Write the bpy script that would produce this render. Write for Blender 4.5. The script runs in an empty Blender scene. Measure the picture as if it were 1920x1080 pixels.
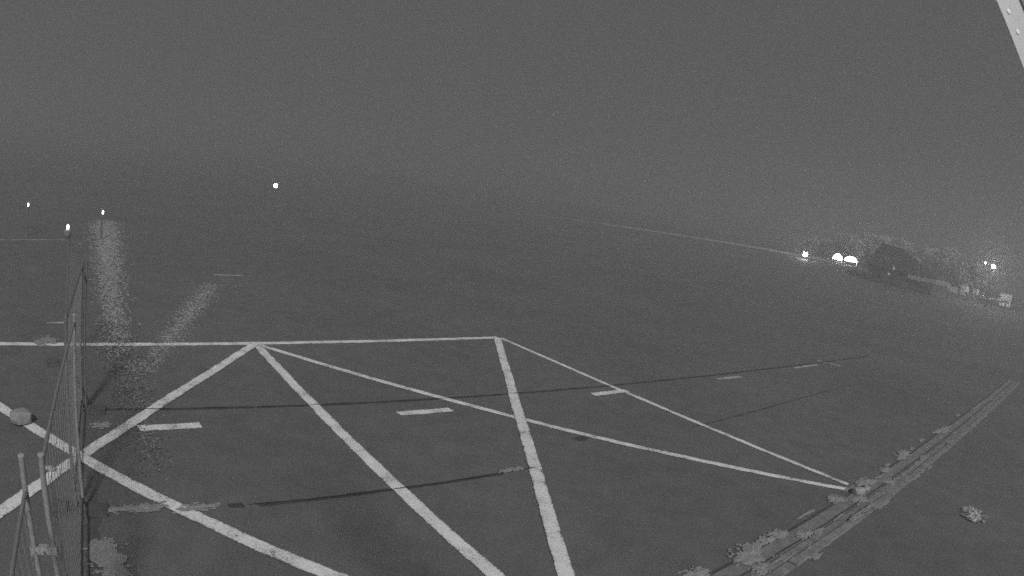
import bpy, bmesh, math, random
from mathutils import Vector, Matrix

random.seed(7)
sc = bpy.context.scene
C = sc.collection
PI = math.pi

# ------------------------------------------------------------------ camera
# wide surveillance lens with barrel distortion: angle = r/F + K (r/F)^3, r in thousandths of the 1920 px frame
F, K, PITCH, ROLL, H = 1.25, 0.027, 0.151, 0.163, 3.6
cp, sp, cr, sr = math.cos(PITCH), math.sin(PITCH), math.cos(ROLL), math.sin(ROLL)


def cam_to_world(x, y, z):          # x right, y down, z forward
    a, b = cr * x + sr * y, -sr * x + cr * y
    return Vector((a, -sp * b + cp * z, -(cp * b + sp * z)))


right, down, fwd = cam_to_world(1, 0, 0), cam_to_world(0, 1, 0), cam_to_world(0, 0, 1)
cd = bpy.data.cameras.new('camera')
cam = bpy.data.objects.new('camera', cd)
C.objects.link(cam)
m = Matrix((right, -down, -fwd)).transposed().to_4x4()
m.translation = Vector((0, 0, H))
cam.matrix_world = m
cd.type = 'PANO'
cd.panorama_type = 'FISHEYE_LENS_POLYNOMIAL'
cd.sensor_fit = 'HORIZONTAL'
cd.sensor_width = 1.92
cd.sensor_height = 1.08
cd.fisheye_fov = PI
cd.fisheye_polynomial_k0 = 0.0
cd.fisheye_polynomial_k1 = -1.0 / F
cd.fisheye_polynomial_k2 = 0.0
cd.fisheye_polynomial_k3 = -K / F ** 3
cd.fisheye_polynomial_k4 = 0.0
cd.clip_start = 0.05
cd.clip_end = 3000
sc.camera = cam

# ------------------------------------------------------------------ night sky, key light, exposure
SUN_EL, SUN_AZ = math.radians(38), math.radians(200)      # light comes from behind, a little to the right of the camera
w = bpy.data.worlds.new('World')
sc.world = w
w.use_nodes = True
nt = w.node_tree
nt.nodes.clear()
out = nt.nodes.new('ShaderNodeOutputWorld')
bg = nt.nodes.new('ShaderNodeBackground')
sky = nt.nodes.new('ShaderNodeTexSky')
sky.sky_type = 'NISHITA'
sky.sun_disc = False
sky.sun_elevation = SUN_EL
sky.sun_rotation = math.radians(160)
sky.air_density = 1.0
sky.dust_density = 6.0
bw = nt.nodes.new('ShaderNodeRGBToBW')
mixs = nt.nodes.new('ShaderNodeMix')
mixs.data_type = 'FLOAT'
mixs.inputs[0].default_value = 0.92                        # flat overcast night: hardly any gradient left
mixs.inputs[3].default_value = 1.8
nt.links.new(sky.outputs[0], bw.inputs[0])
nt.links.new(bw.outputs[0], mixs.inputs[2])
nt.links.new(mixs.outputs[0], bg.inputs[0])
bg.inputs[1].default_value = 0.05
nt.links.new(bg.outputs[0], out.inputs[0])

sl = bpy.data.lights.new('sun', 'SUN')
sl.energy = 2.85
sl.angle = math.radians(6)
sl.color = (1, 1, 1)
sun = bpy.data.objects.new('sun', sl)
C.objects.link(sun)
# travel direction of the light: forward and slightly left, downwards
td = Vector((-0.34 * math.cos(SUN_EL), 0.94 * math.cos(SUN_EL), -math.sin(SUN_EL)))
sun.rotation_euler = td.to_track_quat('-Z', 'Y').to_euler()
sun.location = (0, -20, 40)

sc.view_settings.view_transform = 'Standard'
sc.view_settings.look = 'None'
sc.view_settings.exposure = 0.0
sc.view_settings.gamma = 1.0
sc.view_settings.use_curve_mapping = False
sc.render.engine = 'CYCLES'
sc.cycles.volume_bounces = 1
sc.cycles.max_bounces = 6
sc.cycles.use_denoising = False
sc.cycles.use_adaptive_sampling = True      # stop early: keeps the grain of a night sensor
sc.cycles.adaptive_threshold = 0.12
sc.cycles.adaptive_min_samples = 20
sc.cycles.sample_clamp_indirect = 1.5


# ------------------------------------------------------------------ where a picture point lies on the ground
def ray(px, py):
    x, y = (px - 960) / 1000, (py - 540) / 1000
    r = math.hypot(x, y) + 1e-9
    t = r / F
    th = t + K * t ** 3
    return cam_to_world(math.sin(th) * x / r, math.sin(th) * y / r, math.cos(th))


def G(px, py):
    d = ray(px, py)
    return Vector((H * d.x / -d.z, H * d.y / -d.z, 0))


def AT(px, py, r):                  # point seen at a picture point, r metres away in plan
    d = ray(px, py)
    s = r / math.hypot(d.x, d.y)
    return Vector((0, 0, H)) + d * s


def size(px, r):                     # width of a thing spanning px picture units at r metres
    return px / 1250.0 * r


def terrain(x, y):                  # flat lot; the far right corner climbs a low bank
    s = x * math.sin(0.61) + y * math.cos(0.61)
    t = min(1, max(0, (s - 52) / 34))
    return 1.75 * t * t * (3 - 2 * t)


# ------------------------------------------------------------------ materials
def newmat(name):
    mt = bpy.data.materials.new(name)
    mt.use_nodes = True
    b = mt.node_tree.nodes['Principled BSDF']
    return mt, mt.node_tree, b


def noise(t, scale, detail=4, rough=0.6, vec=None):
    n = t.nodes.new('ShaderNodeTexNoise')
    n.inputs['Scale'].default_value = scale
    n.inputs['Detail'].default_value = detail
    n.inputs['Roughness'].default_value = rough
    if vec is not None:
        t.links.new(vec, n.inputs['Vector'])
    return n.outputs['Fac']


def ramp(t, fac, stops):
    r = t.nodes.new('ShaderNodeValToRGB')
    e = r.color_ramp.elements
    while len(e) < len(stops):
        e.new(0.5)
    for el, (p, v) in zip(e, stops):
        el.position = p
        el.color = (v, v, v, 1)
    t.links.new(fac, r.inputs[0])
    return r.outputs[0]


def math_node(t, op, a, b):
    n = t.nodes.new('ShaderNodeMath')
    n.operation = op
    for i, q in enumerate((a, b)):
        if isinstance(q, (int, float)):
            n.inputs[i].default_value = q
        else:
            t.links.new(q, n.inputs[i])
    return n.outputs[0]


def pos_coord(t):
    g = t.nodes.new('ShaderNodeNewGeometry')
    return g.outputs['Position']


def grey(name, v, rough=0.7, spread=0.25, scale=9.0, metal=0.0, bump=0.0):
    mt, t, b = newmat(name)
    p = pos_coord(t)
    n = noise(t, scale, 5, 0.65, p)
    c = ramp(t, n, [(0.25, v * (1 - spread)), (0.75, v * (1 + spread))])
    t.links.new(c, b.inputs['Base Color'])
    b.inputs['Roughness'].default_value = rough
    b.inputs['Metallic'].default_value = metal
    if bump:
        bn = t.nodes.new('ShaderNodeBump')
        bn.inputs['Strength'].default_value = bump
        bn.inputs['Distance'].default_value = 0.01
        t.links.new(noise(t, scale * 8, 3, 0.6, p), bn.inputs['Height'])
        t.links.new(bn.outputs[0], b.inputs['Normal'])
    return mt


def asphalt_mat():
    mt, t, b = newmat('asphalt')
    p = pos_coord(t)
    fine = noise(t, 45, 5, 0.75, p)
    mid = noise(t, 2.2, 5, 0.6, p)
    big = noise(t, 0.22, 4, 0.55, p)
    a = ramp(t, fine, [(0.30, 0.08), (0.5, 0.135), (0.72, 0.21)])
    r2 = ramp(t, mid, [(0.3, 0.87), (0.7, 1.11)])
    r3 = ramp(t, big, [(0.3, 0.88), (0.7, 1.1)])
    # scattered dark oil spots
    sp_ = ramp(t, noise(t, 0.9, 2, 0.4, p), [(0.70, 1.0), (0.78, 0.72)])
    worn = ramp(t, noise(t, 9.0, 6, 0.7, p), [(0.35, 0.93), (0.65, 1.06)])
    x = math_node(t, 'MULTIPLY', a, r2)
    x = math_node(t, 'MULTIPLY', x, worn)
    x = math_node(t, 'MULTIPLY', x, r3)
    x = math_node(t, 'MULTIPLY', x, sp_)
    t.links.new(x, b.inputs['Base Color'])
    b.inputs['Roughness'].default_value = 0.85
    b.inputs['Specular IOR Level'].default_value = 0.25
    bn = t.nodes.new('ShaderNodeBump')
    bn.inputs['Strength'].default_value = 0.35
    bn.inputs['Distance'].default_value = 0.008
    t.links.new(fine, bn.inputs['Height'])
    t.links.new(bn.outputs[0], b.inputs['Normal'])
    return mt


def paint_mat(name, v, wear_dim):
    """road paint: wear_dim 0..1 lets asphalt show, for abrasion and for weaker far light; edges go first"""
    mt, t, b = newmat(name)
    p = pos_coord(t)
    uv = t.nodes.new('ShaderNodeUVMap')
    sx = t.nodes.new('ShaderNodeSeparateXYZ')
    t.links.new(uv.outputs[0], sx.inputs[0])
    e = math_node(t, 'ABSOLUTE', math_node(t, 'SUBTRACT', sx.outputs['Y'], 0.5), 0)
    edge = math_node(t, 'POWER', math_node(t, 'MULTIPLY', e, 2.0), 6.0)
    fleck = noise(t, 38, 4, 0.7, p)
    patch = noise(t, 2.6, 5, 0.65, p)
    s = math_node(t, 'ADD', math_node(t, 'MULTIPLY', fleck, 0.6), math_node(t, 'MULTIPLY', patch, 0.55))
    s = math_node(t, 'SUBTRACT', s, math_node(t, 'MULTIPLY', edge, 0.16))
    lo = 0.40 + 0.2 * wear_dim
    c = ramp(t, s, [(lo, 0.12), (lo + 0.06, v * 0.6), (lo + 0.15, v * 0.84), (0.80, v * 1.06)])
    t.links.new(c, b.inputs['Base Color'])
    b.inputs['Roughness'].default_value = 0.75
    b.inputs['Specular IOR Level'].default_value = 0.3
    return mt


M = {
    'asphalt': asphalt_mat(),
    'paint': paint_mat('road_paint', 0.9, 0.12),
    'paint_falloff': paint_mat('falloff_road_paint', 0.50, 0.3),  # far marks: weaker light at distance is put into the paint colour
    'paint_falloff_faint': paint_mat('faint_falloff_paint', 0.26, 0.55),
    'paint_falloff_ghost': paint_mat('ghost_falloff_paint', 0.19, 0.6),
    'tar': grey('tar', 0.055, 0.6, 0.3, 20),
    'crack': grey('crack', 0.02, 0.9, 0.3, 20),
    'dark_rough': grey('dark_rough_grey', 0.095, 0.9, 0.35, 12, bump=0.4),
    'concrete': grey('drain_concrete', 0.19, 0.85, 0.4, 5, bump=0.4),
    'concrete_pale': grey('pale_concrete', 0.21, 0.85, 0.5, 5, bump=0.4),
    'slot': grey('slot_shadow', 0.06, 0.9, 0.3, 9),
    'weed': grey('weed_leaf', 0.275, 0.7, 0.3, 30),
    'moss': grey('moss', 0.25, 0.9, 0.3, 30),
    'reflection_pale': grey('pale_reflection_specks', 0.27, 0.9, 0.3, 8),  # speck colours carry the lamps' reflection on the wet ground
    'reflection_dark': grey('dark_reflection_specks', 0.045, 0.9, 0.3, 8),
    'steel': grey('galvanised_steel', 0.24, 0.6, 0.25, 25),
    'wire': grey('fence_wire', 0.20, 0.6, 0.2, 25),
    'dark_steel': grey('dark_steel', 0.04, 0.6, 0.2, 25),
    'white_metal': grey('white_painted_metal', 0.56, 0.5, 0.12, 6),
    'white_bolt': grey('white_bolt', 0.85, 0.4, 0.05, 20),
    'white': grey('white_paint', 0.8, 0.6, 0.08, 4),
    'pale': grey('pale_panel', 0.55, 0.7, 0.15, 3),
    'kerb': grey('kerb_stone', 0.36, 0.85, 0.15, 2),
    'roof': grey('dark_roof', 0.03, 0.8, 0.2, 2),
    'barn_wall': grey('barn_wall', 0.06, 0.85, 0.2, 2),
    'glass': grey('dark_glass', 0.03, 0.2, 0.1, 2),
    'bark': grey('bark', 0.2, 0.9, 0.3, 6),
    'leaf': grey('leaf', 0.50, 0.8, 0.3, 1.2),
    'dull_board': grey('dull_board', 0.22, 0.8, 0.25, 3),
    'weed_pale': grey('pale_weed_leaf', 0.42, 0.7, 0.25, 30),
    'dull_post': grey('dull_post', 0.13, 0.8, 0.2, 10),
    'stone': grey('pale_stone', 0.34, 0.85, 0.25, 14, bump=0.5),
}


def emit(name, s):
    mt, t, b = newmat(name)
    b.inputs['Base Color'].default_value = (0.8, 0.8, 0.8, 1)
    b.inputs['Emission Color'].default_value = (1, 1, 1, 1)
    b.inputs['Emission Strength'].default_value = s
    return mt


M['lamp'] = emit('lamp_glass', 25)
M['lamp_small'] = emit('small_lamp_glass', 5)
M['lamp_mid'] = emit('lone_lamp_glass', 10)
M['glow_canvas'] = emit('glow_canvas', 8)  # canvas glows by itself, in place of a lamp beneath it


# ------------------------------------------------------------------ helpers
def mesh_obj(name, bm, mat, parent=None, smooth=False):
    me = bpy.data.meshes.new(name)
    bm.normal_update()
    bm.to_mesh(me)
    bm.free()
    me.materials.append(mat if not isinstance(mat, str) else M[mat])
    if smooth:
        for p in me.polygons:
            p.use_smooth = True
        me.set_sharp_from_angle(angle=math.radians(50))
    o = bpy.data.objects.new(name, me)
    C.objects.link(o)
    if parent is not None:
        o.parent = parent
    return o


def tag(o, label=None, cat=None, group=None, kind=None):
    if label:
        o['label'] = label
    if cat:
        o['category'] = cat
    if group:
        o['group'] = group
    if kind:
        o['kind'] = kind
    return o


def thing(name, label, cat, loc=(0, 0, 0), rz=0.0, group=None):
    o = bpy.data.objects.new(name, None)
    o.empty_display_size = 0.2
    C.objects.link(o)
    o.location = loc
    o.rotation_euler = (0, 0, rz)
    return tag(o, label, cat, group)


def box(bm, c, s, rz=0.0, bevel=0.0, mat=None):
    r = bmesh.ops.create_cube(bm, size=1.0)
    vs = r['verts']
    bmesh.ops.scale(bm, vec=Vector(s), verts=vs)
    if bevel:
        es = list({e for v in vs for e in v.link_edges})
        q = bmesh.ops.bevel(bm, geom=es, offset=bevel, segments=2, affect='EDGES')
        vs = list({v for f in q['faces'] for v in f.verts} | {v for v in vs if v.is_valid})
    if rz:
        bmesh.ops.rotate(bm, cent=(0, 0, 0), matrix=Matrix.Rotation(rz, 3, 'Z'), verts=vs)
    if mat is not None:
        bmesh.ops.transform(bm, matrix=mat, verts=vs)
    bmesh.ops.translate(bm, vec=Vector(c), verts=vs)
    return vs


def tube(bm, a, b, r1, r2=None, n=8):
    a, b = Vector(a), Vector(b)
    r2 = r1 if r2 is None else r2
    d = (b - a).normalized()
    u = d.orthogonal().normalized()
    v = d.cross(u)
    A, B = [], []
    for i in range(n):
        t = 2 * PI * i / n
        q = u * math.cos(t) + v * math.sin(t)
        A.append(bm.verts.new(a + q * r1))
        B.append(bm.verts.new(b + q * r2))
    for i in range(n):
        j = (i + 1) % n
        bm.faces.new((A[i], A[j], B[j], B[i]))
    bm.faces.new(A[::-1])
    bm.faces.new(B)


def lathe(bm, prof, n=16, c=(0, 0, 0)):
    rings = []
    for r, z in prof:
        rings.append([bm.verts.new((c[0] + r * math.cos(2 * PI * i / n), c[1] + r * math.sin(2 * PI * i / n), c[2] + z)) for i in range(n)])
    for a, b in zip(rings, rings[1:]):
        for i in range(n):
            j = (i + 1) % n
            bm.faces.new((a[i], a[j], b[j], b[i]))
    bm.faces.new(rings[0][::-1])
    bm.faces.new(rings[-1])


def strip(name, p0, p1, width, z, mat, jit=0.006, step=0.12, label=None, ragged=0.0):
    """a ribbon painted or poured on the ground between two plan points, with slightly uneven edges"""
    p0, p1 = Vector(p0).to_2d(), Vector(p1).to_2d()
    L = (p1 - p0).length
    d = (p1 - p0) / L
    nrm = Vector((-d.y, d.x))
    n = max(1, int(L / step))
    bm = bmesh.new()
    uvl = bm.loops.layers.uv.new('UVMap')
    rows = []
    wob = [random.uniform(-1, 1) for _ in range(n + 3)]
    for i in range(n + 1):
        s = L * i / n
        base = p0 + d * s + nrm * (wob[i // 6] * (1 - (i % 6) / 6) + wob[i // 6 + 1] * (i % 6) / 6) * jit * 1.2
        hw = width / 2
        if ragged:
            hw *= 1 + ragged * (random.random() - 0.5) * 2
        a = base + nrm * (hw + random.uniform(-jit, jit))
        b = base - nrm * (hw + random.uniform(-jit, jit))
        if i in (0, n):
            a += d * random.uniform(-0.03, 0.03)
            b += d * random.uniform(-0.03, 0.03)
        za, zb = z + terrain(a.x, a.y), z + terrain(b.x, b.y)
        rows.append((bm.verts.new((a.x, a.y, za)), bm.verts.new((b.x, b.y, zb)), s))
    for (a, b, s), (c, e, s2) in zip(rows, rows[1:]):
        f = bm.faces.new((b, e, c, a))
        for l, uv in zip(f.loops, ((s, 0), (s2, 0), (s2, 1), (s, 1))):
            l[uvl].uv = uv
    o = mesh_obj(name, bm, mat)
    return tag(o, label, kind='structure')


# ------------------------------------------------------------------ the setting: ground
def build_ground():
    bm = bmesh.new()
    xs = sorted({-420, -300, -200, -120, -70, -40, -20, 0, 10, 20} | set(range(24, 130, 6)) | {150, 200, 300, 420})
    ys = sorted({-60, -30, 0, 20, 30} | set(range(34, 150, 6)) | {170, 220, 300, 420, 600})
    vs = [[bm.verts.new((x, y, terrain(x, y))) for x in xs] for y in ys]
    for j in range(len(ys) - 1):
        for i in range(len(xs) - 1):
            bm.faces.new((vs[j][i], vs[j][i + 1], vs[j + 1][i + 1], vs[j + 1][i]))
    o = mesh_obj('ground', bm, 'asphalt', smooth=True)
    tag(o, 'dark asphalt parking ground running far into the haze', kind='structure')


build_ground()

# painted bays: crossed boxes, drawn as single strokes a hair above one another
P1, P2, Q2 = G(480, 645), G(932, 633), G(1590, 909)
CL = G(152, 857)
q1dir = (G(930, 1080) - P1).normalized()
Q1 = P1 + q1dir * (Q2 - P2).length
Q2b = G(1588, 918)
WID = 0.185
lines = [
    ('bay head line running across all the crossed boxes', G(-260, 640), P2, WID, 0.004, 'paint'),
    ('side line between the two crossed boxes', P1, Q1, WID, 0.006, 'paint'),
    ('thin far side line of the right crossed box', P2 + Vector((0.1, 0.0, 0)), Q2, WID * 0.72, 0.0065, 'paint'),
    ('long diagonal of the right crossed box', P1, Q2b, WID * 0.82, 0.008, 'paint'),
    ('steep diagonal of the right crossed box', P2, P2 + (G(1062, 1080) - P2) * 1.25, WID, 0.010, 'paint'),
    ('upper arm of the left cross beside the fence', P1, CL + (CL - P1) * 0.9, WID, 0.012, 'paint'),
    ('lower arm of the left cross running under the fence', CL + (CL - G(630, 1084)) * 1.1, G(630, 1084) + (G(630, 1084) - CL) * 0.25, WID, 0.014, 'paint'),
]
for lab, a, b, wd, z, mt in lines:
    strip('parking_line', a, b, wd, z, mt, label='white painted ' + lab)

near_dash = [((262, 803), (376, 797), 0.19, 'paint'), ((748, 776), (844, 768), 0.18, 'paint'),
             ((1112, 740), (1176, 733), 0.17, 'paint'), ((1345, 711), (1390, 706), 0.16, 'paint_falloff'),
             ((1490, 690), (1532, 684), 0.16, 'paint_falloff')]
for a, b, wd, mt in near_dash:
    strip('dash_mark', G(*a), G(*b), wd, 0.009 if b[0] == 1176 else 0.005, mt, label='short white painted dash on the asphalt')
far_dash = [((222, 511), (250, 512), 'paint_falloff_faint'), ((400, 515.5), (454, 517), 'paint_falloff'), ((603, 521), (647, 523), 'paint_falloff_faint'),
            ((788, 527), (828, 528), 'paint_falloff_faint'), ((945, 531), (978, 532), 'paint_falloff_ghost'), ((536, 595), (556, 595.5), 'paint_falloff_ghost'),
            ((606, 597), (632, 598), 'paint_falloff_ghost')]
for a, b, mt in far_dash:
    strip('dash_mark', G(*a), G(*b), 0.15, 0.005, mt, label='white dash in the far parking row, toned down for weaker light')
strip('dash_mark', G(1532, 676), G(1578, 687), 0.15, 0.005, 'paint_falloff', label='faint white stroke beyond the last near dash')
strip('parking_line', G(-120, 451), G(122, 450), 0.16, 0.005, 'paint_falloff', label='white line beyond the fence at the left edge')
strip('dash_mark', G(88, 606), G(122, 605), 0.12, 0.005, 'paint_falloff', label='short white dash seen through the fence')

# tar seams between the asphalt lanes, with a thin crack that also breaks the paint
J1a, J1b = G(176, 768), G(1625, 668)
J2a, J2b = G(484, 947), G(940, 888)
strip('tar_seam', J1a, J1b, 0.062, 0.003, 'tar', 0.010, label='dark tar seam crossing the crossed boxes')
strip('pavement_crack', J1a, J1b, 0.014, 0.0165, 'crack', 0.008, label='thin open crack along the upper tar seam')
strip('tar_seam', J2a, J2b, 0.062, 0.003, 'tar', 0.010, label='dark tar seam in front of the crossed boxes')
strip('pavement_crack', J2a + (J2a - J2b).normalized() * 0.1, G(1020, 875), 0.014, 0.0165, 'crack', 0.008, label='thin open crack along the lower tar seam')
strip('tar_seam', G(1300, 800), G(1570, 728), 0.04, 0.003, 'tar', 0.012, label='faint dark seam running to the far right')
strip('tar_seam', G(432, 949), G(457, 948), 0.09, 0.003, 'tar', 0.012, label='short dark tar dab at the end of the lower seam')
strip('tar_seam', G(1083, 826), G(1100, 820), 0.13, 0.003, 'tar', 0.03, label='small dark tar spot under the long diagonal')

# ------------------------------------------------------------------ slot drain along the right edge
D0, D1 = G(1335, 1076), G(1800, 783)
dd = (D1 - D0).normalized()
dn = Vector((dd.y, -dd.x, 0))          # towards the lower right


def build_drain():
    start = D0 - dd * 3.5
    total = 27.0
    root = thing('drain_channel', 'long concrete slot drain with pale edge stones on the right side', 'drain', start, math.atan2(dd.y, dd.x))
    # local x along the drain, local -y towards the lower right
    bm = bmesh.new()
    box(bm, (total / 2, -0.14, 0.0035), (total, 0.235, 0.007))
    mesh_obj('channel_bed', bm, 'concrete', root)
    for y in (0.0, -0.235):
        bm = bmesh.new()
        n = int(total / 0.25)
        pr = None
        for i in range(n + 1):
            x = total * i / n
            j = random.uniform(-0.006, 0.006)
            q = (bm.verts.new((x, y + 0.016 + j, 0.0115)), bm.verts.new((x, y - 0.016 + j, 0.0115)))
            if pr:
                bm.faces.new((pr[1], q[1], q[0], pr[0]))
            pr = q
        mesh_obj('drain_slot', bm, 'slot', root)
    # edge stones, 0.9 m each, a little uneven
    L, g = 0.9, 0.012
    base = bmesh.new()
    box(base, (0, 0, 0), (L - g, 0.13, 0.06), bevel=0.008)
    me = bpy.data.meshes.new('edge_stone')
    base.to_mesh(me)
    base.free()
    me.materials.append(M['concrete_pale'])
    for i in range(int(total / L)):
        o = bpy.data.objects.new('edge_stone', me)
        C.objects.link(o)
        o.parent = root
        o.location = ((i + 0.5) * L, -0.49 + random.uniform(-0.01, 0.01), random.uniform(-0.004, 0.008))
        o.rotation_euler = (random.uniform(-0.02, 0.02), random.uniform(-0.006, 0.006), random.uniform(-0.008, 0.008))
    # sunken slabs between slots and edge stones
    base = bmesh.new()
    box(base, (0, 0, 0), (L - g, 0.125, 0.02), bevel=0.004)
    me = bpy.data.meshes.new('bed_slab')
    base.to_mesh(me)
    base.free()
    me.materials.append(M['concrete'])
    for i in range(int(total / L)):
        o = bpy.data.objects.new('bed_slab', me)
        C.objects.link(o)
        o.parent = root
        o.location = ((i + 0.45) * L, -0.345 + random.uniform(-0.006, 0.006), 0.001 + random.uniform(-0.002, 0.002))
        o.rotation_euler = (0, 0, random.uniform(-0.01, 0.01))


build_drain()


# ------------------------------------------------------------------ weeds and moss
def mat_patch(bm, c, rx, ry, rz, h, z0, seg=34):
    """one low ragged cushion of growth: rings of uneven radius, slightly domed"""
    ph = [random.uniform(0, 6.28) for _ in range(4)]
    prof = []
    for i in range(seg):
        a = 2 * PI * i / seg
        k = 1 + 0.26 * math.sin(2 * a + ph[0]) + 0.16 * math.sin(3 * a + ph[1]) + 0.12 * math.sin(7 * a + ph[2]) + random.uniform(-0.10, 0.10)
        prof.append(max(0.3, k))
    cz, sz = math.cos(rz), math.sin(rz)
    rings = []
    for q, zz in ((1.0, 0.0), (0.82, 0.55), (0.55, 0.85), (0.25, 1.0)):
        row = []
        for i in range(seg):
            a = 2 * PI * i / seg
            r = q * (prof[i] * (q ** 0.5) + 0.75 * (1 - q ** 0.5))
            x, y = rx * r * math.cos(a), ry * r * math.sin(a)
            z = z0 + h * zz * random.uniform(0.6, 1.15) + (0 if zz else 0.0)
            row.append(bm.verts.new((c[0] + x * cz - y * sz, c[1] + x * sz + y * cz, z)))
        rings.append(row)
    top = bm.verts.new((c[0], c[1], z0 + h))
    for a, b in zip(rings, rings[1:]):
        for i in range(seg):
            k = (i + 1) % seg
            bm.faces.new((a[i], a[k], b[k], b[i]))
    for i in range(seg):
        bm.faces.new((rings[-1][i], rings[-1][(i + 1) % seg], top))


def blades(bm, c, rx, ry, rz, n, leaf, z0):
    for _ in range(n):
        a = random.uniform(0, 2 * PI)
        q = random.uniform(0.1, 1.15)
        x, y = rx * q * math.cos(a), ry * q * math.sin(a)
        x, y = x * math.cos(rz) - y * math.sin(rz), x * math.sin(rz) + y * math.cos(rz)
        t = a + rz + random.uniform(-0.8, 0.8)
        d = Vector((math.cos(t), math.sin(t), random.uniform(0.05, 0.5))).normalized()
        s_ = Vector((-math.sin(t), math.cos(t), 0))
        l, wd = leaf * random.uniform(0.6, 1.5), leaf * random.uniform(0.1, 0.2)
        b = Vector((c[0] + x, c[1] + y, z0 + 0.004))
        bm.faces.new([bm.verts.new(b), bm.verts.new(b + d * l * 0.5 + s_ * wd), bm.verts.new(b + d * l), bm.verts.new(b + d * l * 0.5 - s_ * wd)])


def clump(name, mat, c, rx, ry, rz, n, hgt, leaf, label, cat, group=None, kind=None):
    bm = bmesh.new()
    mat_patch(bm, (0, 0), rx * 0.8, ry * 0.8, rz, hgt, 0.0135, 54)
    blades(bm, (0, 0), rx * 0.85, ry * 0.85, rz, n, leaf, 0.0135)
    for _ in range(int(14 + 60 * (rx * ry) ** 0.5)):
        a, q = random.uniform(0, 2 * PI), random.gauss(1.0, 0.22)
        x, y = rx * 0.85 * q * math.cos(a), ry * 0.85 * q * math.sin(a)
        mat_patch(bm, (x * math.cos(rz) - y * math.sin(rz), x * math.sin(rz) + y * math.cos(rz)), random.uniform(0.012, 0.04), random.uniform(0.01, 0.025), rz, 0.006, 0.0142, 9)
    o = mesh_obj(name, bm, mat)
    o.location = (c[0], c[1], 0.0)
    return tag(o, label, cat, group, kind)


ang = math.atan2(dd.y, dd.x)
weeds = [
    ((1405, 1040), 0.36, 0.20, 'largest pale weed clump growing over the near end of the drain'),
    ((1303, 1079), 0.20, 0.14, 'pale weed clump at the bottom edge of the picture left of the drain'),
    ((1437, 1014), 0.16, 0.09, 'small weed clump just above the largest clump on the drain'),
    ((1460, 1003), 0.22, 0.09, 'flat weed clump midway up the near end of the drain'),
    ((1425, 1068), 0.18, 0.10, 'small weed clump between drain slot and edge stones at bottom'),
    ((1508, 1003), 0.16, 0.10, 'weed clump spilling over the lower drain slot'),
    ((1566, 937), 0.22, 0.13, 'weed clump where the long diagonal line meets the drain'),
    ((1610, 937), 0.24, 0.12, 'weed clump below the pale stone on the drain'),
    ((1622, 905), 0.34, 0.16, 'broad weed clump just above the pale stone on the drain'),
    ((1668, 905), 0.22, 0.12, 'weed clump on the edge stones right of the pale stone'),
    ((1693, 853), 0.46, 0.15, 'long weed clump on the upper side of the drain'),
    ((1765, 808), 0.6, 0.16, 'farthest long weed clump on the upper side of the drain'),
    ((1660, 882), 0.2, 0.10, 'short weed clump on the upper drain slot'),
]
for p, rx, ry, lab in weeds:
    g = G(*p)
    clump('weed_clump', 'weed', g, rx, ry, ang, int(500 * rx * ry) + 20, 0.014, 0.03, lab, 'weeds', 'weed clumps along the drain')
# moss creeping along the whole drain: uncountable
bm = bmesh.new()
for _ in range(230):
    s_ = random.uniform(-1.0, 21)
    k = random.choice((-0.10, 0.05, 0.13, 0.29, 0.34, 0.38, 0.41, 0.49, 0.56))
    if math.sin(s_ * 1.3 + k * 19) + math.sin(s_ * 3.1 - k * 7) < (-0.3 if k > 0.25 else 0.3):
        continue
    c = D0 + dd * s_ + dn * (k + random.gauss(0, 0.02))
    z0 = 0.0465 if 0.42 < k < 0.55 else 0.0125
    mat_patch(bm, c, random.uniform(0.07, 0.26), random.uniform(0.02, 0.05), ang, 0.008, z0, 20)
    blades(bm, c, 0.15, 0.04, ang, 6, 0.04, z0)
tag(mesh_obj('moss', bm, 'moss'), 'pale moss and grass creeping along the slot drain', 'moss', kind='stuff')

g = G(1825, 968)
clump('weed_tuft', 'weed_pale', g, 0.30, 0.20, 0.9, 150, 0.045, 0.09, 'lone pale weed tuft on bare asphalt at the far right', 'weeds')
g2 = G(1812, 980)
for p, rx, ry, n, lab in [((225, 957), 0.35, 0.06, 260, 'thin mossy smear along the crack by the fence'),
                          ((265, 955), 0.30, 0.09, 420, 'mossy smear along the crack left of the white line'),
                          ((372, 953), 0.25, 0.07, 320, 'mossy smear along the crack right of the white line'),
                          ((207, 1058), 0.22, 0.42, 1100, 'large mossy patch at the bottom beside the fence'),
                          ((195, 1020), 0.08, 0.08, 120, 'small moss spot above the large mossy patch'),
                          ((949, 884), 0.12, 0.04, 130, 'small pale moss spot at the end of the lower seam'),
                          ((968, 881), 0.12, 0.04, 110, 'small pale moss spot touching the steep diagonal'),
                          ((192, 798), 0.16, 0.10, 160, 'small weed beside the upper arm of the left cross'),
                          ((86, 640), 0.22, 0.30, 700, 'hazy weed tuft on the head line behind the fence'),
]:
    clump('moss_patch', 'moss', G(*p), rx, ry, 0.75, n // 8, 0.008, 0.03, lab, 'moss', 'moss patches by the fence and seams')

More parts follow.
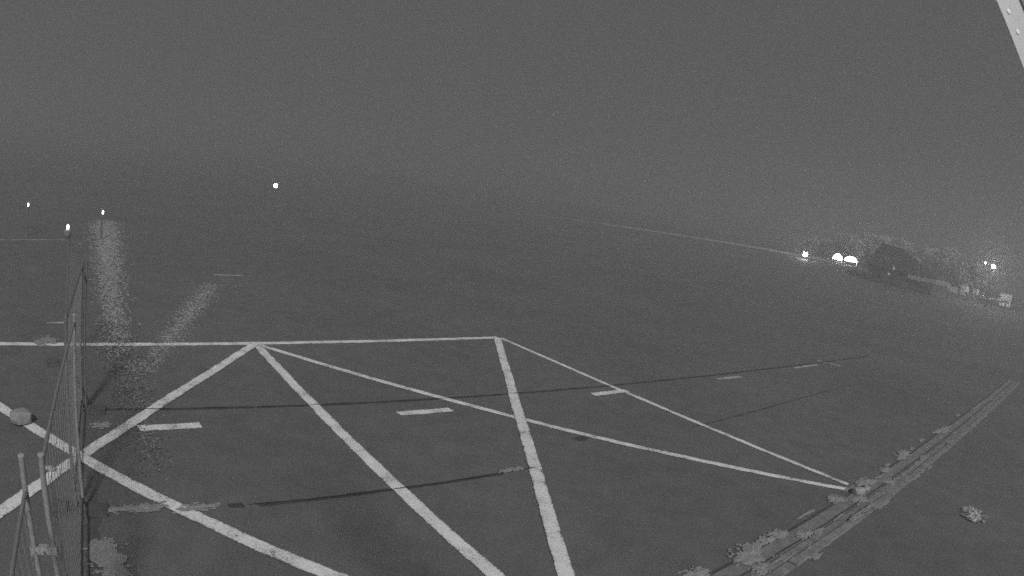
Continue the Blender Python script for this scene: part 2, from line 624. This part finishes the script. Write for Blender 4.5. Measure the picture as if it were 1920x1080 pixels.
# the pale stone and its broken half where the bay lines meet the drain
for (p, s, rz, lab) in [((1609, 926), (0.30, 0.20, 0.13), 0.5, 'pale rounded stone lying on the drain where the lines meet'),
                        ((1624, 918), (0.26, 0.15, 0.07), 0.9, 'flat pale stone behind the rounded one on the drain'),
                        ((40, 795), (0.36, 0.30, 0.24), 0.9, 'pale stone block lying on the white line behind the fence'),
                        ((95, 884), (0.16, 0.07, 0.07), 0.2, 'small bright stone chip between the fence posts')]:
    bm = bmesh.new()
    bmesh.ops.create_icosphere(bm, subdivisions=2, radius=0.5)
    for v in bm.verts:
        n = math.sin(v.co.x * 7 + p[0]) * math.cos(v.co.y * 6 + p[1]) * 0.12 + random.uniform(-0.13, 0.10)
        v.co *= 1 + n
        v.co.x = max(-0.42, min(0.42, v.co.x))
        v.co.y = max(-0.40, min(0.42, v.co.y))
        v.co.z = max(-0.34, min(0.40, v.co.z))
        v.co = Vector((v.co.x * s[0], v.co.y * s[1], v.co.z * s[2]))
    o = mesh_obj('stone', bm, 'moss' if p[0] == 40 else 'stone')
    q = G(*p)
    o.location = (q.x, q.y, s[2] * 0.34 + (0.012 if p[0] > 1000 else 0.015))
    o.rotation_euler = (0, 0, rz)
    tag(o, lab, 'stone')


# lamp reflections on wet ground, laid out as specks: two streaks left of centre
def reflection_specks(pts, width, n, mat, label, size):
    bm = bmesh.new()
    P = [G(*p) for p in pts]
    seg = [(a, b, (b - a).length) for a, b in zip(P, P[1:])]
    tot = sum(s[2] for s in seg)
    for _ in range(n):
        t = min(0.999, max(0.001, random.betavariate(1.5, 1.6))) * tot
        for a, b, l in seg:
            if t <= l:
                break
            t -= l
        q = a.lerp(b, min(1, t / l))
        dist = q.length
        d = (b - a).normalized()
        nn = Vector((-d.y, d.x, 0))
        q = q + nn * random.gauss(0, 0.42) * width * dist / 1250 + d * random.uniform(-0.2, 0.2)
        s = size * random.uniform(0.5, 1.3) * (0.5 + dist / 24)
        h = s * 0.35
        r = random.uniform(0, 2 * PI)
        base = [bm.verts.new((q.x + s * math.cos(r + k * 2.1) * random.uniform(0.5, 1), q.y + s * math.sin(r + k * 2.1) * random.uniform(0.5, 1), 0.002)) for k in range(3)]
        top = bm.verts.new((q.x, q.y, 0.002 + h))
        for k in range(3):
            bm.faces.new((base[k], base[(k + 1) % 3], top))
    tag(mesh_obj('reflection_specks', bm, mat), label, 'reflection_specks', kind='stuff')


reflection_specks([(197, 412), (206, 520), (218, 625), (236, 700)], 36, 4600, 'reflection_pale', 'long streak of pale specks standing for a lamp reflection beyond the white head line', 0.035)
reflection_specks([(214, 600), (240, 690), (265, 800), (295, 900)], 50, 1500, 'reflection_dark', 'dark specks of the lamp reflection streak below the head line beside the fence', 0.030)
reflection_specks([(214, 600), (240, 690), (265, 800), (300, 900)], 50, 900, 'reflection_pale', 'sparse pale specks of the lamp reflection streak below the head line beside the fence', 0.022)
reflection_specks([(398, 532), (350, 592), (305, 652), (270, 700)], 30, 1500, 'reflection_pale', 'slanting streak of pale specks standing for a wet reflection above the head line', 0.030)


# ------------------------------------------------------------------ site fence on the left
FP = [Vector((-0.66, 0.04, 0)), None, None, None, None]
for i, (p, hh) in enumerate([((58, 855), 2.0), ((129, 590), 2.0), ((159, 491), 2.0), ((126, 446), 2.0)]):
    d = ray(*p)
    r = (H - hh) / -d.z
    FP[i + 1] = Vector((d.x * r, d.y * r, 0))


fence_root = thing('site_fence', 'temporary mesh fence of clamped panels running along the left side', 'fence')


def fence_panel(a, b, label, drop=0.0, off=0.0, steel='steel'):
    d = (b - a)
    L = d.length - 0.02
    d.normalize()
    c = a + d * 0.01 + Vector((d.y, -d.x, 0)) * off
    root = bpy.data.objects.new('fence_panel', None)
    C.objects.link(root)
    root.location = c
    root.rotation_euler = (0, 0, math.atan2(d.y, d.x))
    root.parent = fence_root
    tag(root, label)
    top = 2.0
    for x in (0.0, L):
        bm = bmesh.new()
        tube(bm, (x, 0, 0.04), (x, 0, top), 0.018, n=10)
        mesh_obj('post', bm, steel, root, True)
        bm = bmesh.new()
        lathe(bm, [(0.020, 0), (0.020, 0.010), (0.017, 0.012)], 10, (x, 0, top))
        mesh_obj('post_cap', bm, 'stone' if steel == 'steel' else steel, root)
    for nm, z in (('top_rail', top - 0.06 - drop), ('bottom_rail', 0.16)):
        bm = bmesh.new()
        tube(bm, (0.02, 0, z), (L - 0.02, 0, z), 0.013, n=8)
        mesh_obj(nm, bm, ('wire' if steel == 'steel' else steel) if nm == 'top_rail' else 'dark_steel', root, True)
    bm = bmesh.new()
    x = 0.11
    while x < L - 0.05:
        tube(bm, (x, 0.004, 0.17), (x, 0.004, top - 0.07 - drop), 0.0026, n=4)
        x += 0.16
    z = 0.40
    while z < top - 0.2:
        tube(bm, (0.03, -0.004, z), (L - 0.03, -0.004, z), 0.0028, n=4)
        z += 0.26
    mesh_obj('wire_mesh', bm, 'wire', root)['kind'] = 'stuff'
    return root


fence_panel(FP[0], FP[1], 'nearest fence panel reaching out of the bottom left corner', 0.14, -0.055)
fence_panel(FP[1], FP[2], 'second fence panel between the near and middle post pairs', 0.0, 0.055)
fence_panel(FP[2], FP[3], 'third fence panel beyond the middle post pair', 0.0, -0.03, 'dull_post')
fence_panel(FP[3], FP[4], 'farthest fence panel ending at the small lit beacon', 0.0, 0.03, 'dull_post')
for i, where in ((1, 'nearest'), (2, 'middle'), (3, 'third'), (4, 'farthest')):
    # concrete feet
    q = FP[i]
    d = (FP[i] - FP[i - 1]).normalized()
    bm = bmesh.new()
    box(bm, (0, 0, 0.02), (0.26, 0.62, 0.038), bevel=0.008)
    box(bm, (0, 0.20, 0.064), (0.20, 0.16, 0.05), bevel=0.01)
    o = mesh_obj('foot', bm, 'dark_rough', fence_root)
    o.location = q
    o.rotation_euler = (0, 0, math.atan2(d.y, d.x))
    if i != 1:
        continue
    bm = bmesh.new()
    box(bm, (0, 0.075, 0), (0.06, 0.008, 0.06), bevel=0.003)
    box(bm, (0, 0, 0), (0.05, 0.15, 0.045), bevel=0.004)
    box(bm, (0, -0.075, 0), (0.06, 0.008, 0.06), bevel=0.003)
    cl = mesh_obj('clamp', bm, 'stone', fence_root)
    cl.location = q + Vector((0, 0, 1.43))
    cl.rotation_euler = (0, 0, math.atan2(d.y, d.x))
    bm = bmesh.new()
    tube(bm, (-0.05, 0, 0), (0.05, 0, 0), 0.008, n=6)
    mesh_obj('bolt', bm, 'steel', cl)
# dark strip along the foot of the fence
strip('dark_strip', FP[1] + (FP[1] - FP[2]) * 0.3 + Vector((0.16, 0.12, 0)), G(173, 884), 0.15, 0.0032, 'dark_rough', 0.03, label='dark strip along the foot of the fence', ragged=0.15)

# small beacon on the far post
b0 = FP[4]
bc = thing('beacon_lamp', 'small lit beacon fixed on top of the far fence post', 'lamp', b0 + Vector((0, 0, 2.02)))
bm = bmesh.new()
lathe(bm, [(0.05, 0.0), (0.065, 0.02), (0.065, 0.09), (0.035, 0.11)], 14)
mesh_obj('lamp_body', bm, 'wire', bc, True)
bm = bmesh.new()
lathe(bm, [(0.016, 0.11), (0.022, 0.12), (0.02, 0.17), (0.008, 0.185)], 14)
mesh_obj('lamp_lens', bm, 'lamp_small', bc, True)


# ------------------------------------------------------------------ low lamps on the lot
def bollard(px, py, r, head_r, head_h, label, mat):
    p = AT(px, py, r)
    gz = terrain(p.x, p.y)
    h = p.z - gz
    root = thing('bollard_lamp', label, 'lamp', (p.x, p.y, gz), 0, 'bollard lamps on the lot')
    bm = bmesh.new()
    lathe(bm, [(0.09, 0), (0.09, 0.02), (0.035, 0.05), (0.035, h - head_h / 2)], 12)
    mesh_obj('post', bm, 'dull_post', root, True)
    bm = bmesh.new()
    z0 = h - head_h / 2
    lathe(bm, [(head_r * 0.7, z0), (head_r, z0 + head_h * 0.25), (head_r, z0 + head_h * 0.75), (head_r * 0.7, z0 + head_h)], 14)
    mesh_obj('lamp_lens', bm, mat, root, True)
    bm = bmesh.new()
    lathe(bm, [(head_r * 1.15, z0 + head_h), (head_r * 1.15, z0 + head_h + 0.02), (head_r * 0.4, z0 + head_h + 0.05)], 14)
    mesh_obj('cap', bm, 'steel', root, True)


bollard(53, 384, 24, 0.03, 0.12, 'small lit bollard lamp at the far left edge', 'lamp_small')
bollard(193, 398, 24, 0.035, 0.13, 'small lit bollard lamp above the pale reflection streak', 'lamp_small')
bollard(517, 348, 46, 0.14, 0.26, 'bright lone lamp glowing in the haze left of centre', 'lamp_mid')


def floodlight(px, py, r, sz, label, power=0):
    p = AT(px, py, r)
    gz = terrain(p.x, p.y)
    h = p.z - gz
    az = math.atan2(p.x, p.y)
    root = thing('floodlight', label, 'lamp', (p.x, p.y, gz), -az)
    bm = bmesh.new()
    lathe(bm, [(0.12, 0), (0.12, 0.03), (0.05, 0.06), (0.04, h + 0.25)], 10, (0, 0.22, 0))
    mesh_obj('post', bm, 'roof', root, True)
    bm = bmesh.new()
    box(bm, (0, 0.10, h), (sz * 1.15, 0.14, sz * 1.05), bevel=0.02)
    mesh_obj('housing', bm, 'steel', root)
    bm = bmesh.new()
    lathe(bm, [(sz * 0.5, 0), (sz * 0.46, 0.05), (sz * 0.3, 0.09)], 18)
    bmesh.ops.rotate(bm, cent=(0, 0, 0), matrix=Matrix.Rotation(PI / 2, 3, 'X'), verts=bm.verts)
    bmesh.ops.translate(bm, vec=(0, 0.027, h), verts=bm.verts)
    mesh_obj('lamp_lens', bm, 'lamp', root, True)
    if power:
        ld = bpy.data.lights.new('floodlight_glow', 'POINT')
        ld.energy = power
        ld.shadow_soft_size = 0.2
        lo = bpy.data.objects.new('floodlight_glow', ld)
        C.objects.link(lo)
        lo.parent = root
        lo.location = (0, -0.35, h)


floodlight(1510, 477, 80, 0.56, 'brightest floodlight at the right end of the far kerb', 260)
floodlight(1863, 500, 74, 0.36, 'bright lamp hanging in the haze above the white box', 620)
floodlight(1848, 493, 74, 0.22, 'small lamp just left of the bright lamp above the white box')

# ------------------------------------------------------------------ far kerb
pa, pb, pc = AT(1010, 408, 80), AT(1500, 483, 82), AT(1560, 489, 84)
kerb = thing('far_kerb', 'thin pale kerb line crossing the haze towards the floodlight', 'kerb', (0, 0, 0))
KA, KB = Vector((pa.x, pa.y, 0)), Vector((pc.x, pc.y, 0))
n = 26
base = bmesh.new()
L = (KB - KA).length / n
box(base, (0, 0, 0), (L - 0.03, 0.22, 0.26), bevel=0.02)
me = bpy.data.meshes.new('kerb_stone')
base.to_mesh(me)
base.free()
me.materials.append(M['kerb'])
for i in range(n):
    q = KA.lerp(KB, (i + 0.5) / n)
    q2 = KA.lerp(KB, (i + 1.0) / n)
    q1 = KA.lerp(KB, i / n)
    o = bpy.data.objects.new('kerb_stone', me)
    C.objects.link(o)
    o.parent = kerb
    o.location = (q.x, q.y, terrain(q.x, q.y) - 0.12 + 0.23 * min(1.0, (i + 1) / 26))
    o.rotation_euler = (0, -math.atan2(terrain(q2.x, q2.y) - terrain(q1.x, q1.y), L), math.atan2((KB - KA).y, (KB - KA).x))


# ------------------------------------------------------------------ the lit dome stalls
def dome(px0, px1, ytop, ybase, yfoot, r, label, legs):
    pc = AT((px0 + px1) / 2, ybase, r)
    az = math.atan2(pc.x, pc.y)
    wd = (AT(px1, ybase, r) - AT(px0, ybase, r)).length
    zt = AT((px0 + px1) / 2, ytop, r).z
    gz = terrain(pc.x, pc.y)
    root = thing('dome_shelter', label, 'shelter', (pc.x, pc.y, gz), -az, 'lit dome shelters')
    zb = pc.z - gz
    hh = zt - pc.z
    bm = bmesh.new()
    n, mm = 18, 8
    rows = []
    for j in range(mm):
        t = j / mm * PI / 2
        rows.append([bm.verts.new((wd / 2 * math.cos(t) * math.cos(2 * PI * i / n), 0.6 * math.cos(t) * math.sin(2 * PI * i / n), zb + hh * math.sin(t))) for i in range(n)])
    topv = bm.verts.new((0, 0, zb + hh))
    for a, b in zip(rows, rows[1:]):
        for i in range(n):
            j = (i + 1) % n
            bm.faces.new((a[i], a[j], b[j], b[i]))
    for i in range(n):
        bm.faces.new((rows[-1][i], rows[-1][(i + 1) % n], topv))
    mesh_obj('canopy', bm, 'glow_canvas', root, True)
    for x in (-wd * 0.44, wd * 0.44):
        bm = bmesh.new()
        tube(bm, (x, 0, 0), (x, 0, zb + 0.05), 0.04, n=8)
        mesh_obj('post', bm, 'white', root, True)
    if legs:
        bm = bmesh.new()
        box(bm, (-0.35, -0.3, 0.12), (1.9, 0.5, 0.06), bevel=0.01)
        mesh_obj('counter', bm, 'white', root)
        for x in (-1.25, -0.6, 0.05, 0.5):
            bm = bmesh.new()
            tube(bm, (x, -0.45, 0.0), (x, -0.45, zb), 0.045, n=8)
            mesh_obj('post', bm, 'white', root, True)


dome(1560, 1580, 475, 487, 498, 86, 'left lit white dome shelter with posts and counter', True)
dome(1582, 1608, 480, 491, 498, 88, 'right lit white dome shelter beside the dark barn', False)

# ------------------------------------------------------------------ barn
BR = 70
bc_ = AT(1690, 512, BR)
baz = math.atan2(bc_.x, bc_.y)
bgz = terrain(bc_.x, bc_.y)
barn = thing('barn', 'dark gabled barn standing in the haze before pale trees', 'building', (bc_.x, bc_.y, bgz), -baz)
bw_, bd_, be_, bt_ = size(128, BR), 6.0, 1.75, AT(1665, 460, BR + 3).z - bgz
bm = bmesh.new()
box(bm, (0, 4, be_ / 2 - 0.1), (bw_, bd_, be_ + 0.2))
mesh_obj('wall', bm, 'barn_wall', barn)
bm = bmesh.new()
hw, hd = bw_ / 2 + 0.4, bd_ / 2 + 0.4
rl, rr = -hw + 1.1, hw - 4.0
vs = [bm.verts.new(v) for v in ((-hw, 4 - hd, be_), (hw, 4 - hd, be_), (hw, 4 + hd, be_), (-hw, 4 + hd, be_), (rl, 4, bt_), (rr, 4, bt_ - 0.1))]
for f in ((0, 1, 5, 4), (1, 2, 5), (2, 3, 4, 5), (3, 0, 4), (3, 2, 1, 0)):
    bm.faces.new([vs[i] for i in f])
roof = mesh_obj('roof', bm, 'roof', barn)
bm = bmesh.new()
tube(bm, (rl, 4, bt_ + 0.03), (rr, 4, bt_ - 0.07), 0.09, n=8)
mesh_obj('ridge_cap', bm, 'roof', roof)
for x in (-2.6, -0.6, 1.4):
    bm = bmesh.new()
    box(bm, (x, 0.97, 1.05), (0.9, 0.06, 0.8), bevel=0.01)
    wn = mesh_obj('window', bm, 'barn_wall', barn)
    bm = bmesh.new()
    box(bm, (x, 0.93, 1.05), (0.76, 0.02, 0.66))
    mesh_obj('pane', bm, 'glass', wn)
bm = bmesh.new()
box(bm, (2.9, 0.97, 0.85), (0.9, 0.06, 1.66), bevel=0.01)
dr = mesh_obj('door', bm, 'barn_wall', barn)
bm = bmesh.new()
tube(bm, (2.6, 0.92, 0.8), (2.6, 0.92, 1.1), 0.025, n=6)
mesh_obj('handle', bm, 'steel', dr)


# ------------------------------------------------------------------ pale small things before the barn
def place(px, py, r):
    p = AT(px, py, r)
    gz = terrain(p.x, p.y)
    return p, gz, math.atan2(p.x, p.y)


# sign with a hooked panel
p, gz, az = place(1621, 510, 72)
z0 = p.z
sg = thing('notice_sign', 'pale panel sign on a post left of the barn', 'sign', (p.x, p.y, gz), -az)
bm = bmesh.new()
tube(bm, (-0.22, 0, 0), (-0.22, 0, AT(1621, 495, 72).z - gz), 0.07, n=8)
mesh_obj('post', bm, 'pale', sg, True)
bm = bmesh.new()
box(bm, (0.12, -0.08, AT(1621, 497.5, 72).z - gz), (0.66, 0.05, 0.36), bevel=0.01)
mesh_obj('panel', bm, 'pale', sg)
bm = bmesh.new()
box(bm, (-0.12, 0, 0.11), (0.36, 0.3, 0.22), bevel=0.02)
mesh_obj('base', bm, 'pale', sg)

for (px, py, wpx, hpx, r, lab) in [(1605, 508, 4, 5, 74, 'tiny white marker post left of the pale sign'),
                                   (1665, 518, 5, 4, 66, 'tiny white marker post in front of the barn'),
                                   (1674, 510, 4, 7, 68, 'dim short marker post at the barn wall')]:
    p, gz, az = place(px, py, r)
    h = max(0.25, AT(px, py - hpx, r).z - gz)
    mk = thing('marker_post', lab, 'marker', (p.x, p.y, gz), -az, 'marker posts')
    bm = bmesh.new()
    lathe(bm, [(0.08, 0), (0.08, h - 0.12)], 10)
    mesh_obj('shaft', bm, 'dark_steel', mk)
    bm = bmesh.new()
    lathe(bm, [(0.13, h - 0.12), (0.14, h + 0.10), (0.05, h + 0.16)], 10)
    mesh_obj('cap', bm, 'white', mk, True)

# low pale boarded fence right of the barn
fa, fb = AT(1702, 514, 66), AT(1782, 531, 71)      # top edge of the boards
n = 14
fr = thing('board_fence', 'thin pale board rail on posts running right from the barn', 'fence', (0, 0, 0))
for i in range(n):
    q = fa.lerp(fb, (i + 0.5) / n)
    gz = terrain(q.x, q.y)
    d = fb - fa
    bm = bmesh.new()
    hh = 0.42 + random.uniform(-0.05, 0.05)
    box(bm, (0, 0, -hh / 2), (d.to_2d().length / n - 0.06, 0.05, hh), bevel=0.01)
    o = mesh_obj('board', bm, 'stone' if i > 8 else 'dull_board', fr)
    o.location = (q.x, q.y, q.z + random.uniform(-0.03, 0.03))
    o.rotation_euler = (0, 0, math.atan2(d.y, d.x))
for i in (0, 5, 10, 14):
    q = fa.lerp(fb, i / n)
    bm = bmesh.new()
    tube(bm, (0, 0.06, 0), (0, 0.06, q.z - terrain(q.x, q.y)), 0.04, n=8)
    o = mesh_obj('post', bm, 'roof', fr)
    o.location = (q.x, q.y, terrain(q.x, q.y))


def planter(px0, px1, ytop, ybot, r, label):
    p, gz, az = place((px0 + px1) / 2, ybot, r)
    wd = size(px1 - px0, r)
    h = max(0.4, AT((px0 + px1) / 2, ytop, r).z - gz)
    root = thing('planter_box', label, 'planter', (p.x, p.y, gz), -az)
    bm = bmesh.new()
    box(bm, (0, 0, h / 2), (wd, 0.5, h), bevel=0.03)
    mesh_obj('tub', bm, 'pale', root)
    bm = bmesh.new()
    box(bm, (0, 0, h + 0.03), (wd + 0.1, 0.6, 0.06), bevel=0.015)
    mesh_obj('rim', bm, 'pale', root)


planter(1776, 1796, 538, 544, 80, 'low pale trough at the right end of the board fence')
planter(1800, 1809, 533, 546, 80, 'upright pale box between trough and chairs')


def chair(px, py, r, rz, label):
    p, gz, az = place(px, py, r)
    root = thing('garden_chair', label, 'chair', (p.x, p.y, gz), -az + rz, 'pale garden chairs')
    bm = bmesh.new()
    box(bm, (0, 0, 0.45), (0.5, 0.5, 0.05), bevel=0.015)
    mesh_obj('seat', bm, 'white', root)
    bm = bmesh.new()
    box(bm, (0, 0.24, 0.78), (0.5, 0.05, 0.62), bevel=0.015)
    mesh_obj('backrest', bm, 'white', root)
    for x in (-0.21, 0.21):
        for y in (-0.21, 0.21):
            bm = bmesh.new()
            tube(bm, (x, y, 0), (x, y, 0.43), 0.03, n=6)
            mesh_obj('leg', bm, 'white', root)


chair(1814, 545, 80, 0.3, 'pale chair beside the upright box')
chair(1825, 547, 80, -0.4, 'pale chair in the middle of the three')
chair(1836, 549, 79, 0.9, 'pale chair nearest the white beam')

# white beam, its prop and the white cabinet
ba, bb = AT(1832, 556.5, 76), AT(1893, 567, 72)
gza, gzb = terrain(ba.x, ba.y), terrain(bb.x, bb.y)
dv = bb - ba
beam = thing('barrier_beam', 'long white barrier beam lying low at the right edge', 'barrier', (ba.x, ba.y, gza), math.atan2(dv.y, dv.x))
LL = dv.to_2d().length
bm = bmesh.new()
za, zb = ba.z - gza, bb.z - gza
vs = box(bm, (LL / 2, 0, 0), (LL, 0.30, 0.34), bevel=0.10)
for v in bm.verts:
    v.co.z += za + (zb - za) * v.co.x / LL
mesh_obj('rail', bm, 'white_bolt', beam)
for s in (0.12, 0.5, 0.9):
    bm = bmesh.new()
    hh = za + (zb - za) * s - 0.1
    tube(bm, (LL * s, 0, min(0, terrain((ba + dv * s).x, (ba + dv * s).y) - gza) - 0.02), (LL * s, 0, hh), 0.05, n=8)
    mesh_obj('support_post', bm, 'dark_steel', beam)
bm = bmesh.new()
tube(bm, (LL * 0.18, 0, za + 0.28), (LL * 0.36, 0, za + 0.12), 0.05, n=6)
tube(bm, (LL * 0.02, 0, za + 0.22), (LL * 0.20, 0, za + 0.32), 0.035, n=6)
mesh_obj('prop', bm, 'white', beam)

p, gz, az = place(1884, 566, 78)
cab = thing('white_cabinet', 'white box cabinet standing behind the barrier beam', 'cabinet', (p.x, p.y, gz), -az + 0.1)
zt = AT(1884, 551, 78).z - gz
bm = bmesh.new()
box(bm, (0, 0, zt / 2 + 0.05), (size(22, 78), 0.7, zt - 0.1), bevel=0.03)
mesh_obj('housing', bm, 'white', cab)
bm = bmesh.new()
box(bm, (0, 0, zt + 0.02), (size(23, 78) + 0.06, 0.8, 0.06), bevel=0.02)
mesh_obj('lid', bm, 'white', cab)
for s in (-1, 1):
    bm = bmesh.new()
    box(bm, (s * 0.34, -0.36, zt / 2 + 0.05), (0.58, 0.03, zt - 0.3), bevel=0.008)
    d_ = mesh_obj('door', bm, 'white', cab)
    bm = bmesh.new()
    tube(bm, (s * 0.1, -0.40, zt / 2 - 0.1), (s * 0.1, -0.40, zt / 2 + 0.15), 0.015, n=6)
    mesh_obj('handle', bm, 'steel', d_)
bm = bmesh.new()
box(bm, (0, 0, 0.05), (size(20, 78), 0.55, 0.1))
mesh_obj('plinth', bm, 'dark_steel', cab)


# ------------------------------------------------------------------ trees behind the barn
def tree(px, ytop, r, spread, label):
    p = AT(px, ytop, r)
    gz = terrain(p.x, p.y)
    h = p.z - gz
    root = thing('tree', label, 'tree', (p.x, p.y, gz), random.uniform(0, 6), 'trees behind the barn')
    bm = bmesh.new()
    tube(bm, (0, 0, -0.1), (0.1, 0.05, h * 0.45), 0.22, 0.13, 10)
    lobes = []
    for k in range(13):
        a = k * 2.4 + random.uniform(-0.4, 0.4)
        z = h * random.uniform(0.2, 0.86)
        rr = spread * random.uniform(0.35, 0.72) * (1.15 - 0.5 * z / h)
        e = Vector((rr * math.cos(a), rr * math.sin(a), z))
        tube(bm, (0.08, 0.04, h * random.uniform(0.25, 0.44)), e, 0.08, 0.03, 6)
        lobes.append((e, spread * random.uniform(0.30, 0.48)))
    lobes.append((Vector((0, 0, h * 0.84)), spread * 0.42))
    mesh_obj('trunk', bm, 'bark', root, True)
    bm = bmesh.new()
    for e, lr in lobes:
        for _ in range(190):
            v = Vector((random.gauss(0, 1), random.gauss(0, 1), random.gauss(0, 1))).normalized()
            c = e + Vector((v.x, v.y, v.z * 0.8)) * lr * random.uniform(0.55, 1.08)
            if c.z > h:
                continue
            u = Vector((random.gauss(0, 1), random.gauss(0, 1), random.gauss(0, 1))).normalized()
            q = v.cross(u).normalized()
            u = (v * 0.4 + u).normalized()
            s = random.uniform(0.2, 0.42)
            bm.faces.new([bm.verts.new(c + u * s), bm.verts.new(c + q * s * 0.6), bm.verts.new(c - u * s), bm.verts.new(c - q * s * 0.6)])
    mesh_obj('crown', bm, 'leaf', root)


for px, yt, r, spd, lab in [(1545, 447, 118, 3.4, 'leftmost pale tree above the dome shelters'),
                            (1594, 438, 112, 3.6, 'tall pale tree left of the barn roof'),
                            (1646, 441, 116, 3.6, 'pale tree rising behind the barn ridge'),
                            (1690, 447, 118, 3.4, 'pale tree behind the right half of the barn roof'),
                            (1738, 462, 114, 3.6, 'pale tree right of the barn'),
                            (1786, 468, 110, 3.8, 'pale tree above the board fence end'),
                            (1824, 488, 104, 3.2, 'low pale tree above the garden chairs')]:
    tree(px, yt, r, spd, lab)

# ------------------------------------------------------------------ slanted steel strut beside the camera, top right
cam_p = Vector((0, 0, H))
A = ray(1868, 0) * 1.2
B = ray(1920, 131) * 1.2
t = (B - A).normalized()
view = (A + B).normalized()
side = t.cross(view).normalized()
if side.dot(right) < 0:
    side = -side
nrm = -side.cross(t).normalized()
if nrm.dot(view) > 0:
    nrm = -nrm                       # faces the camera
best = max(range(-70, 71, 2), key=lambda a: (nrm * math.cos(math.radians(a)) + side * math.sin(math.radians(a))).dot(-td) + (nrm * math.cos(math.radians(a)) + side * math.sin(math.radians(a))).dot(-view) * 0.5)
best = math.radians(best)
nrm, side = nrm * math.cos(best) + side * math.sin(best), side * math.cos(best) - nrm * math.sin(best)
length_down = (B.z + H) / -t.z
st_rot = Matrix((side, t, nrm)).transposed()
st = thing('steel_strut', 'pale bolted steel strut slanting across the top right corner', 'strut', cam_p + B + t * length_down)
origin = cam_p - Vector(st.location)


def strut_piece(name, x0, x1, y0, y1, z0, z1, mat, bevel=0.001):
    bm = bmesh.new()
    box(bm, ((x0 + x1) / 2, (y0 + y1) / 2, (z0 + z1) / 2), (x1 - x0, y1 - y0, z1 - z0), bevel=bevel)
    bmesh.ops.transform(bm, matrix=st_rot.to_4x4(), verts=bm.verts)
    bmesh.ops.translate(bm, vec=origin + A, verts=bm.verts)
    return mesh_obj(name, bm, mat, st)


end = (B - A).length + length_down - 0.02
strut_piece('web', 0, 0.16, -0.9, end, -0.003, 0, 'white_metal')
dF = ray(1913, 0)
fx = (dF * (A.dot(nrm) / dF.dot(nrm)) - A).dot(side)
strut_piece('flange', fx, fx + 0.012, -0.9, end, 0.0005, 0.012, 'white_bolt')
for (px, py) in ((1891, 22), (1908, 60), (1876, -20), (1925, 100)):
    d = ray(px, py)
    s = A.dot(nrm) / d.dot(nrm)
    q = d * s - A
    x, y = q.dot(side), q.dot(t)
    bm = bmesh.new()
    lathe(bm, [(0.0055, 0), (0.0052, 0.0008), (0.0036, 0.0016)], 12)
    bmesh.ops.translate(bm, vec=(x, y, 0.0003), verts=bm.verts)
    bmesh.ops.transform(bm, matrix=st_rot.to_4x4(), verts=bm.verts)
    bmesh.ops.translate(bm, vec=origin + A, verts=bm.verts)
    mesh_obj('bolt', bm, 'white_bolt', st, True)
bm = bmesh.new()
box(bm, (0, 0, 0.01), (0.4, 0.3, 0.02), bevel=0.004)
mesh_obj('base_plate', bm, 'white_metal', st)

# ------------------------------------------------------------------ haze
bm = bmesh.new()
box(bm, (0, 270, 6.5), (900, 720, 15))
hz = mesh_obj('haze', bm, 'asphalt')
mt = bpy.data.materials.new('haze')
mt.use_nodes = True
t_ = mt.node_tree
t_.nodes.clear()
ho = t_.nodes.new('ShaderNodeOutputMaterial')
pv = t_.nodes.new('ShaderNodeVolumePrincipled')
pv.inputs['Color'].default_value = (0.70, 0.70, 0.70, 1)
pv.inputs['Density'].default_value = 0.0145
pv.inputs['Anisotropy'].default_value = 0.4
t_.links.new(pv.outputs[0], ho.inputs['Volume'])
hz.data.materials.clear()
hz.data.materials.append(mt)
tag(hz, 'even night haze filling the whole lot', 'haze', kind='stuff')
